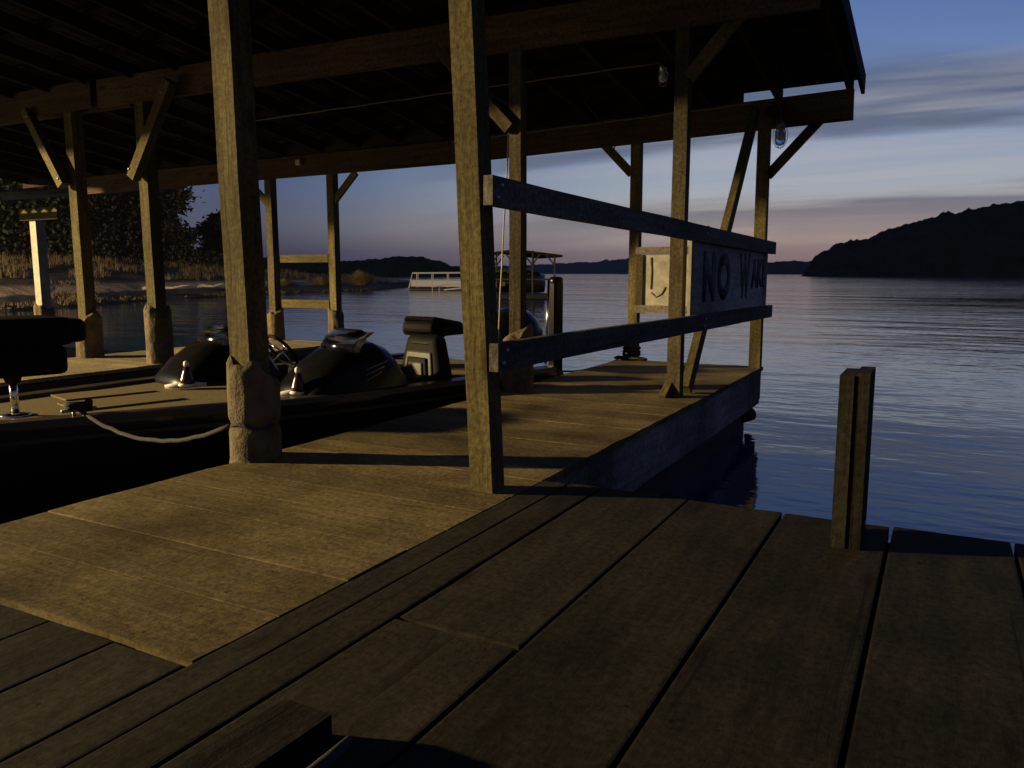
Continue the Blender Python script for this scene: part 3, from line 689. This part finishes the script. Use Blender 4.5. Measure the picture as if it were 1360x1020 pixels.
g = bmesh.ops.extrude_face_region(bm, geom=list(bm.faces)); bmesh.ops.translate(bm, vec=(0, 0, .02), verts=[v for v in g['geom'] if isinstance(v, bmesh.types.BMVert)])
mk('roof_sheet', bm, M['metalroof'], nb)
board('fascia', (nx_ - 4.5, ny_ - .86, 1.98), (nx_ + .55, ny_ - .86, 1.98), .10, .03, M['post_grey'], nb)
board('deck_edge', (nx_ - 4.5, ny_, -.12), (nx_ + .4, ny_, -.12), .22, .9, M['post_grey'], nb)

# ------------------------------------------------------------------ lamp mast that lights the docks (left of the view)
LP = Vector((-24.0, -6.5, 5.3))
lm = thing('yard_lamp', (LP.x, LP.y, -.6), 'tall yard lamp on a wooden pole left of the docks', 'lamp')
board('pole', (LP.x - .5, LP.y, -3), (LP.x - .5, LP.y, 6.1), .2, .2, M['post_grey'], lm)
tube('arm', [(LP.x - .45, LP.y, 5.6), (LP.x - .2, LP.y, 5.7), (LP.x, LP.y, 5.62)], .03, M['zinc'], lm)
bm = bmesh.new(); lathe_bm(bm, [(.06, .34), (.09, .22), (.10, .20), (.02, .19)], LP, 20); mk('lamp_housing', bm, M['zinc'], lm, True)
# unseen half shade, added on the dock side: it keeps the light off the roof beams, the bank side stays open
bm = bmesh.new(); n_ = 24; tp = [bm.verts.new(LP + Vector((.05 * math.cos(a), .05 * math.sin(a), .20))) for a in (R(-75 + 150 * k / n_) for k in range(n_ + 1))]
bt_ = [bm.verts.new(LP + Vector((1.2 * math.cos(a), 1.2 * math.sin(a), -.095))) for a in (R(-75 + 150 * k / n_) for k in range(n_ + 1))]
for k in range(n_): bm.faces.new((tp[k], tp[k + 1], bt_[k + 1], bt_[k]))
mk('added_half_shade', bm, M['float'], lm, True)
ld = bpy.data.lights.new('yard_lamp_bulb', 'POINT'); ld.energy = 62000; ld.color = (1.0, .75, .36); ld.shadow_soft_size = .28
lo = bpy.data.objects.new('bulb_light', ld); lo.location = LP; col.objects.link(lo); lo.parent = lm; lo.matrix_parent_inverse = Matrix.Translation(-Vector(lm.location))

# ------------------------------------------------------------------ lake and shores
bm = bmesh.new(); bmesh.ops.create_grid(bm, x_segments=1, y_segments=1, size=6000)
w_ = mk('water', bm, M['water']); w_.location = (0, 0, WATER); tag(w_, kind='structure')
bm = bmesh.new(); bmesh.ops.create_grid(bm, x_segments=1, y_segments=1, size=6000)
w_ = mk('lake_bed', bm, M['under']); w_.location = (0, 0, -5); tag(w_, kind='structure')

def interp(tab, x):
    if x <= tab[0][0]: return tab[0][1]
    for (a, b), (c, d) in zip(tab, tab[1:]):
        if x <= c: return b + (d - b) * (x - a) / (c - a)
    return tab[-1][1]
def crowns(p, cell):
    d, _ = noise.voronoi(p / cell); return max(0, 1 - d[0] * 1.25) ** .6
def hillside(name, prof_, dist, depth, mat, cell, amp, step, rows=26, fmat=None, kind='structure'):
    """prof_: column -> skyline row in the photograph"""
    bm = bmesh.new(); grid = []; n = int((prof_[-1][0] - prof_[0][0]) / step)
    for i in range(n + 1):
        px = prof_[0][0] + step * i; H = hgt(interp(prof_, px) + 3.5, dist + depth * .55) - WATER; line = []
        for j in range(rows + 1):
            k = j / rows; d = dist + depth * k; p = at(px, d)
            h = H * math.sin(min(1, k / .55) * math.pi / 2) ** .8 if k < .55 else H * (1 - .3 * (k - .55))
            q = Vector((p.x, p.y, 0)); big = noise.noise(q / (cell * 9)) * amp * .5
            c = crowns(q, cell) * amp * (.75 + .3 * noise.noise(q / (cell * 2.7)) ) + noise.noise(q / (cell * .28)) * amp * .15
            if j == 0: z = WATER - .4
            else: z = WATER + max(.2, h - amp * .55 + big * min(1, k * 4)) + c * min(1, .5 + k * 5)
            edge = min(1, i / 6, (n - i) / 6) if H < 4 else 1
            line.append(bm.verts.new((p.x, p.y, WATER - .4 + (z - WATER + .4) * edge)))
        grid.append(line)
    for a, b in zip(grid, grid[1:]):
        for j in range(rows): bm.faces.new((a[j], b[j], b[j + 1], a[j + 1]))
    return tag(mk(name, bm, mat, None, False), kind=kind)
# right wooded point, its far continuation, the long blue ridge, and the low hill behind the left bank
hillside('hill', [(1064, 362), (1072, 352), (1085, 337), (1105, 326), (1150, 317), (1180, 306), (1215, 299), (1250, 292), (1290, 286), (1330, 281), (1360, 280), (1500, 272), (1900, 262), (2400, 300)], 420, 160, M['forest'], 5.0, 4.2, 1.1, 26)
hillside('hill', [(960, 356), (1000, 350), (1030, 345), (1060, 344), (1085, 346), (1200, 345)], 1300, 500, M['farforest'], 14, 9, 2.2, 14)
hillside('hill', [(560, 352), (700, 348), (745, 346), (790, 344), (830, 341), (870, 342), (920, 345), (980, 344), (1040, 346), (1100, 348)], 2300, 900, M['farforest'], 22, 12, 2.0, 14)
hillside('hill', [(250, 350), (330, 340), (400, 338), (440, 345), (470, 343), (500, 340), (535, 337), (560, 338), (590, 345), (612, 354), (640, 362)], 330, 140, M['forest'], 4.5, 2.2, 1.1, 18)
# near bank
shore = [(-900, 30), (-300, 34), (0, 37), (120, 42), (220, 50), (340, 58), (440, 66), (500, 72), (540, 86), (570, 110)]
bankh = [(-900, 2.6), (0, 2.3), (150, 2.2), (250, 1.9), (330, 1.7), (420, 1.4), (480, 1.0), (530, .7), (570, .3)]
def bank_z(px, k):
    H = interp(bankh, px); z = WATER + H * (min(1, k / .13) * .38 if k < .13 else .38 + .62 * min(1, (k - .13) / .35)) + (2.5 * max(0, k - .5) if px < 300 else 0)
    return z
bm = bmesh.new(); grid = []
for i in range(221):
    px = -900 + 1470 * i / 220; line = []
    for j in range(31):
        k = j / 30; d = interp(shore, px) + (k * 34 if px < 480 else k * (34 - (px - 480) * .25)); p = at(px, d)
        z = bank_z(px, k) - (.5 if j == 0 else 0) + noise.noise(p * .35) * .22 * min(1, k * 6) + noise.noise(p * 1.1) * .09
        if i == 220: z = WATER - .5
        line.append(bm.verts.new((p.x, p.y, z)))
    grid.append(line)
for a, b in zip(grid, grid[1:]):
    for j in range(30): bm.faces.new((a[j], b[j], b[j + 1], a[j + 1]))
tag(mk('bank_ground', bm, M['bank'], None, True), kind='structure')
# dry grass along the bank
bm = bmesh.new()
for _ in range(2600):
    px = random.uniform(-60, 530); k = random.choice([random.uniform(.02, .1), random.uniform(.16, .6), random.uniform(.16, .6)])
    if noise.noise(Vector((px * .02, k * 6, 3))) < -.12 or (.04 < k < .24 and (px > 130 or px < 60)): continue
    d = interp(shore, px) + k * 30; c = at(px, d, bank_z(px, k) - .05); hh = random.uniform(.15, .5) * (1.2 if k > .2 else .5)
    for _b in range(9):
        a = random.uniform(0, 6.28); r = random.uniform(0, .35); b0 = c + Vector((math.cos(a) * r, math.sin(a) * r, 0)); lean = Vector((random.uniform(-.3, .3), random.uniform(-.3, .3), 1)) * hh * random.uniform(.6, 1)
        s = Vector((math.cos(a + 1.5), math.sin(a + 1.5), 0)) * .022
        bm.faces.new([bm.verts.new(b0 - s), bm.verts.new(b0 + s), bm.verts.new(b0 + lean)])
tag(mk('dry_grass', bm, M['drygrass']), 'dry tan grass and weeds covering the far bank', 'grass', kind='stuff')
# bushes on the point
def bush(px, d, w, h, n, label, mat, zb):
    t = thing('dry_bush', at(px, d, zb), label, 'bush', 'dry bushes on the bank'); c = at(px, d, zb); bm = bmesh.new()
    for _ in range(n):
        a = random.uniform(0, 6.28); tl = random.uniform(0, 1) ** .6; e = Vector((math.cos(a) * w * tl, math.sin(a) * w * tl, h * (1 - .55 * tl * tl) * random.uniform(.5, 1)))
        b0 = c + Vector((e.x * .35, e.y * .35, 0)); s = Vector((math.cos(a + 1.57), math.sin(a + 1.57), 0)) * .03; m_ = b0.lerp(c + e, .6) + Vector((0, 0, .1))
        v = [bm.verts.new(q) for q in (b0 - s, b0 + s, m_ + s, m_ - s)]; bm.faces.new(v)
        bm.faces.new((v[3], v[2], bm.verts.new(c + e)))
    mk('foliage', bm, mat, t)
bush(478, 75, 1.9, 1.5, 900, 'pale round dry bush near the tip of the low bank', M['palegrass'], -.15)
bush(425, 70, 1.3, .8, 400, 'low wide dry bush left of the pale round one', M['palegrass'], -.1)
bush(375, 66, 1.6, .7, 420, 'low dry bush seen between the two far posts', M['palegrass'], -.1)
# pieces of driftwood on the beach strip
for i, (px, d, ln, a, lab) in enumerate(((188, 49.5, 2.6, .3, 'pale driftwood log at the left end of the beach strip'), (262, 55, 1.8, -.2, 'thin driftwood branch in the middle of the beach strip'), (310, 58.5, 2.2, .15, 'pale driftwood log at the right end of the beach strip'))):
    c = at(px, d, .05); bm = bmesh.new(); tube_bm(bm, [c + Vector((k * ln / 5 * math.cos(AZ + a), k * ln / 5 * math.sin(AZ + a), .06 * math.sin(k * 1.7) + .03 * k)) for k in range(6)], [.10, .11, .09, .07, .05, .02], 8)
    tag(mk('driftwood', bm, M['whiteboard'], None, True), lab, 'driftwood', 'driftwood on the bank')
# trees
def tree(px, d, z0, H, W, label, kind, n=2600, leaf=.30, seed=0):
    rnd = random.Random(seed); c = at(px, d, z0); t = thing('pine_tree' if kind == 'pine' else 'oak_tree', c, label, 'tree', 'trees on the left bank')
    bm = bmesh.new(); pts = [c + Vector((noise.noise(Vector((seed, k, 0))) * .3, noise.noise(Vector((k, seed, 0))) * .3, H * .92 * k / 7)) for k in range(8)]
    tube_bm(bm, pts, [.24 * H / 10 * (1 - k / 8.5) for k in range(8)], 8)
    clumps = []
    for i in range(30 if kind == 'oak' else 40):
        f = rnd.uniform(.22, 1) if kind == 'pine' else rnd.uniform(.30, 1); a = rnd.uniform(0, 6.28)
        rad = W * ((1.05 - f) * .95 if kind == 'pine' else math.sin(min(1, (f - .22) / .8) * math.pi) ** .6) * rnd.uniform(.35, 1)
        tip = c + Vector((math.cos(a) * rad, math.sin(a) * rad, H * f)); b0 = c + Vector((0, 0, H * (f - .1)))
        tube_bm(bm, [b0, b0.lerp(tip, .6) + Vector((0, 0, .1)), tip], [.06, .04, .015], 5); clumps.append((tip, b0, rnd.uniform(.5, 1.1) * W * .33))
    mk('trunk', bm, M['bark'], t, True)
    bm = bmesh.new()
    for _ in range(n):
        tip, b0, r = rnd.choice(clumps); o = b0.lerp(tip, rnd.uniform(.45, 1.1)) + Vector((rnd.gauss(0, r * .5), rnd.gauss(0, r * .5), rnd.gauss(0, r * .32)))
        u = Vector((rnd.gauss(0, 1), rnd.gauss(0, 1), rnd.gauss(0, .6))).normalized(); v = u.cross(Vector((rnd.gauss(0, 1), rnd.gauss(0, 1), rnd.gauss(0, 1)))).normalized(); s = leaf * rnd.uniform(.5, 1.2)
        bm.faces.new([bm.verts.new(q) for q in (o, o + u * s * .6 + v * s * .35, o + u * s * 1.2, o + u * s * .6 - v * s * .35)])
    mk('crown', bm, M['leaf'], t)
T = [(-120, 60, 13, 4.6, 'oak'), (-40, 62, 14, 5.0, 'oak'), (30, 60, 13, 4.6, 'oak'), (95, 66, 15, 5.2, 'oak'), (160, 68, 14, 4.6, 'oak'), (222, 70, 11.0, 3.2, 'pine'), (285, 78, 5.4, 2.1, 'oak'), (318, 84, 3.6, 1.8, 'oak'), (60, 80, 16, 5.5, 'oak'), (190, 82, 14, 4.2, 'oak')]
lab = ['dark oak beyond the shed, out past the left edge', 'dark oak rising over the neighbouring shed roof', 'broad dark oak directly behind the white post of the shed', 'tall dark oak between the two inner left posts', 'dark oak right behind the second left post', 'ragged dark pine at the right edge of the left tree mass', 'short dark tree standing alone against the blue sky', 'smallest round tree behind the padded front post', 'tallest dark oak at the back of the left tree mass', 'back row oak behind the ragged pine']
for i, ((px, d, H, W, k), l) in enumerate(zip(T, lab)): tree(px, d, 1.0, H, W, l, k, n=15000 if H > 9 else 6000, leaf=.36, seed=i + 3)
bm = bmesh.new()
for _ in range(70000):
    px = random.uniform(-300, 345); d = interp(shore, px) + random.uniform(17, 30); o = at(px, d, random.uniform(.9, (7.5 + 1.5 * noise.noise(Vector((px * .03, 0, 0))) if px < 205 else 3.4 - (px - 205) * .012) + .8 * noise.noise(Vector((px * .09, 2, 0))))); u = Vector((random.gauss(0, 1), random.gauss(0, 1), random.gauss(0, 1))).normalized(); v = u.orthogonal().normalized(); s = .26
    bm.faces.new([bm.verts.new(q) for q in (o, o + u * s * .6 + v * s * .35, o + u * s * 1.2, o + u * s * .6 - v * s * .35)])
tag(mk('undergrowth', bm, M['leaf']), 'dark undergrowth filling the space below the trees on the left bank', 'shrubs', kind='stuff')

# ------------------------------------------------------------------ white railed gangway by the point
gw = thing('railed_gangway', at(575, 74, WATER), 'white railed gangway floating beyond the bank tip', 'gangway')
A = at(543, 74); B = at(640, 72); ux = (B - A).normalized(); LN = (B - A).length
def G(s, z, o=0): return A + ux * s + Vector((-ux.y, ux.x, 0)) * o + Vector((0, 0, z))
zb_, zt_ = -.34, .92
bm = bmesh.new(); tube_bm(bm, [G(.0, zb_ - .1, .0), G(.35, zt_), G(LN, zt_ + .04)], .085, 6); tube_bm(bm, [G(.05, .28), G(LN, .33)], .04, 6)
tube_bm(bm, [G(.0, zb_ - .1, 1.4), G(.35, zt_, 1.4), G(LN, zt_ + .04, 1.4)], .05, 6)
s = .75
while s < LN: tube_bm(bm, [G(s, zb_ - .1), G(s, zt_)], .05, 6); tube_bm(bm, [G(s + .13, zb_ - .1), G(s + .13, zt_)], .03, 6); s += 1.45
mk('railing', bm, M['white'], gw)
bm = bmesh.new(); mtx = Matrix.Rotation(math.atan2(ux.y, ux.x), 4, 'Z'); c = G(LN / 2, -.02, .0); box_bm(bm, c, (LN - .4, .03, .52), 0, mtx); mk('side_panel', bm, M['white'], gw)
bm = bmesh.new(); box_bm(bm, G(LN / 2, -.45, .7), (LN, 1.5, .22), .02, mtx); mk('deck', bm, M['post_grey'], gw)
gp = thing('boarding_ramp', at(590, 66, WATER), 'two thin pale rails of a low ramp in front of the gangway', 'ramp')
bm = bmesh.new(); tube_bm(bm, [at(574, 66, -.22), at(592, 64, .02), at(622, 62, .12)], .04, 6); tube_bm(bm, [at(590, 62, -.36), at(622, 60, -.12)], .055, 6)
for q in (574, 583): tube_bm(bm, [at(q, 66, -.8), at(q, 66, -.15)], .03, 6)
mk('rail', bm, M['white'], gp)

# ------------------------------------------------------------------ boat lift with canopy
D_ = 46
bl_ = thing('boat_lift_canopy', at(698, D_, WATER), 'distant boat lift with thin low gabled canopy over a covered boat', 'boat lift')
A = at(648, D_); B = at(743, D_ + 1); ux = (B - A).normalized(); nn = Vector((-ux.y, ux.x, 0)); W_ = (B - A).length
def K(s, o, z): return A + ux * (s * W_) + nn * o + Vector((0, 0, z))
zt = hgt(338, D_); zc = hgt(331, D_)
bm = bmesh.new()
for o0, o1 in ((-.2, 5.2),):
    v = [bm.verts.new(K(s, o, z)) for o in (o0, o1) for s, z in ((-.02, zt), (.38, zc), (1.03, zt - .02))]
    bm.faces.new((v[0], v[1], v[4], v[3])); bm.faces.new((v[1], v[2], v[5], v[4]))
g = bmesh.ops.extrude_face_region(bm, geom=list(bm.faces)); bmesh.ops.translate(bm, vec=(0, 0, -.13), verts=[v for v in g['geom'] if isinstance(v, bmesh.types.BMVert)])
mk('canopy_roof', bm, M['roofwood'], bl_)
for o in (0, 5):
    for s in (.02, .36, .62, .93): 
        tube('post', [K(s, o, WATER - .8), K(s, o, zt + (.22 if .3 < s < .7 else 0))], .06, M['bark'], bl_, 6)
bm = bmesh.new()
for o in (0, 5):
    for s, e in ((.02, .16), (.36, .25), (.36, .47), (.93, .80), (.62, .72)): tube_bm(bm, [K(s, o, zt - .6), K(e, o, zt + .02)], .045, 6)
    tube_bm(bm, [K(.02, o, .55), K(.93, o, .55)], .05, 6); tube_bm(bm, [K(.02, o, .95), K(.6, o, 1.15)], .035, 6)
mk('cross_braces', bm, M['bark'], bl_)
bm = bmesh.new(); box_bm(bm, K(.5, 2.5, -.45), (W_ * 1.05, 5.4, .25), .02, Matrix.Rotation(math.atan2(ux.y, ux.x), 4, 'Z')); mk('float_deck', bm, M['under'], bl_)
cb = thing('covered_boat', K(.5, 2.5, -.3), 'dark covered boat resting on the distant lift under its canopy', 'boat')
secs = []
for i in range(11):
    f = i / 10; w = .95 * math.sin(math.pi * (.12 + .83 * f)) ** .5; cx = K(.05 + .83 * f, 1.6, 0)
    secs.append([cx + nn * (w * math.cos(a)) + Vector((0, 0, .35 + (.50 + .25 * math.sin(f * 3)) * math.sin(a) if math.sin(a) > 0 else .35 + .6 * math.sin(a))) for a in (2 * math.pi * j / 14 for j in range(14))])
loft('hull', secs, M['hull'], cb, closed=True)
secs = []
for i in range(7):
    f = i / 6; cx = K(.30 + .36 * f, 1.6, 0); secs.append([cx + nn * (.6 * math.cos(a)) + Vector((0, 0, .85 + .38 * math.sin(a) * math.sin(.3 + 2.5 * f))) for a in (math.pi * j / 8 for j in range(9))])
loft('cover', secs, M['post_grey'], cb, closed=True)
bm = bmesh.new(); box_bm(bm, K(.07, -.1, .25), (.5, .1, .35), .02); box_bm(bm, K(.2, -.1, .30), (.35, .08, .25), .02); mk('name_panel', bm, M['post_grey'], bl_)

# ------------------------------------------------------------------ evening air
m = bpy.data.materials.new('evening_air'); m.use_nodes = True; t = m.node_tree; t.nodes.remove(t.nodes['Principled BSDF'])
v = N(t, 'ShaderNodeVolumePrincipled', Density=.00010); v.inputs['Color'].default_value = (.80, .85, .95, 1); L(t, v.outputs[0], t.nodes['Material Output'].inputs['Volume'])
bm = bmesh.new(); box_bm(bm, (0, 0, 92), (12200, 12200, 196)); tag(mk('haze', bm, m), 'thin bluish evening haze over the lake', 'haze', kind='stuff')
# ------------------------------------------------------------------ sky
w = bpy.data.worlds.new('World'); sc.world = w; w.use_nodes = True; t = w.node_tree; bg = t.nodes['Background']
tc = N(t, 'ShaderNodeTexCoord'); sep = N(t, 'ShaderNodeSeparateXYZ'); L(t, tc.outputs['Generated'], sep.inputs[0])
el = math_(t, 'MAXIMUM', sep.outputs['Z'], 0.0)
# clear dusk gradient
base = ramp(t, el, [(0.0, (.24, .19, .21)), (.022, (.33, .27, .27)), (.055, (.46, .41, .38)), (.10, (.32, .385, .47)), (.19, (.135, .22, .43)), (.36, (.055, .135, .40)), (1.0, (.035, .085, .26))])
base = base
# brighter towards the sunset bearing; unseen rear sky lifted as warm fill
a0 = math.atan((1120 - 680) / 1070); sd = Vector((math.cos(AZ) * math.sin(a0) - math.sin(AZ) * math.cos(a0), math.sin(AZ) * math.sin(a0) + math.cos(AZ) * math.cos(a0), 0))
nrm = N(t, 'ShaderNodeVectorMath', operation='DOT_PRODUCT'); L(t, tc.outputs['Generated'], nrm.inputs[0]); nrm.inputs[1].default_value = sd
azf = ramp(t, math_(t, 'MULTIPLY', math_(t, 'ADD', nrm.outputs['Value'], 1.0), .5), [(0.0, (.34, .30, .28)), (.60, (.24, .24, .27)), (.80, (.16, .20, .30)), (.885, (.13, .20, .38)), (.918, (.28, .36, .54)), (.965, (.70, .74, .84)), (.99, (1.0, 1.0, 1.0))])
# streaky clouds on a high flat layer
dz = math_(t, 'ADD', el, .10)
cx = math_(t, 'DIVIDE', sep.outputs['X'], dz); cy = math_(t, 'DIVIDE', sep.outputs['Y'], dz)
cv = N(t, 'ShaderNodeCombineXYZ'); L(t, cx, cv.inputs[0]); L(t, cy, cv.inputs[1])
mp_ = N(t, 'ShaderNodeMapping'); mp_.inputs['Rotation'].default_value = (0, 0, -AZ + R(2)); mp_.inputs['Scale'].default_value = (.30, 1.25, 1); mp_.inputs['Location'].default_value = (1.7, .6, 0); L(t, cv.outputs[0], mp_.inputs[0])
c1 = N(t, 'ShaderNodeTexNoise', Scale=.62, Detail=7.0, Roughness=.55, Distortion=.5); L(t, mp_.outputs[0], c1.inputs['Vector'])
lowm = ramp(t, el, [(.03, (.15, .15, .15)), (.07, (.8, .8, .8)), (.10, (1, 1, 1)), (.20, (.95, .95, .95)), (.27, (.12, .12, .12)), (.5, (0, 0, 0))])
azm = ramp(t, math_(t, 'MULTIPLY', math_(t, 'ADD', nrm.outputs['Value'], 1.0), .5), [(.93, (0, 0, 0)), (.975, (1, 1, 1))])
lowm = math_(t, 'MULTIPLY', lowm, azm)
dk = math_(t, 'MULTIPLY', ramp(t, c1.outputs['Fac'], [(.41, (0, 0, 0)), (.52, (1, 1, 1))]), lowm)
sk = mixc(t, math_(t, 'MULTIPLY', dk, .92), base, (.065, .095, .17))
c2 = N(t, 'ShaderNodeTexNoise', Scale=1.6, Detail=6.0, Roughness=.55, Distortion=.3); mp2 = N(t, 'ShaderNodeMapping'); mp2.inputs['Location'].default_value = (5, 3, 1); L(t, mp_.outputs[0], mp2.inputs[0]); L(t, mp2.outputs[0], c2.inputs['Vector'])
br = math_(t, 'MULTIPLY', ramp(t, c2.outputs['Fac'], [(.50, (0, 0, 0)), (.62, (1, 1, 1))]), lowm)
sk = mixc(t, math_(t, 'MULTIPLY', br, .38), sk, (.42, .42, .46))
sk = mixc(t, 1.0, sk, azf, 'MULTIPLY')
ns = N(t, 'ShaderNodeTexSky', sky_type='NISHITA', sun_disc=False); ns.sun_elevation = R(-1.5); ns.sun_rotation = math.atan2(sd.x, sd.y)
sk = mixc(t, .06, sk, ns.outputs[0], 'ADD')
L(t, sk, bg.inputs['Color']); bg.inputs['Strength'].default_value = 1.05

# ------------------------------------------------------------------ camera
cd = bpy.data.cameras.new('Camera'); cam = bpy.data.objects.new('Camera', cd); col.objects.link(cam)
cd.sensor_width = 36; cd.lens = 1060 / 1360 * 36; cd.clip_start = .05; cd.clip_end = 9000
cam.location = (0, 0, CAMZ); cam.rotation_euler = (math.pi / 2 - math.atan(147 / 1060), 0, AZ)
sc.camera = cam
sc.view_settings.view_transform = 'Standard'; sc.view_settings.look = 'None'; sc.view_settings.exposure = 0; sc.view_settings.gamma = 1
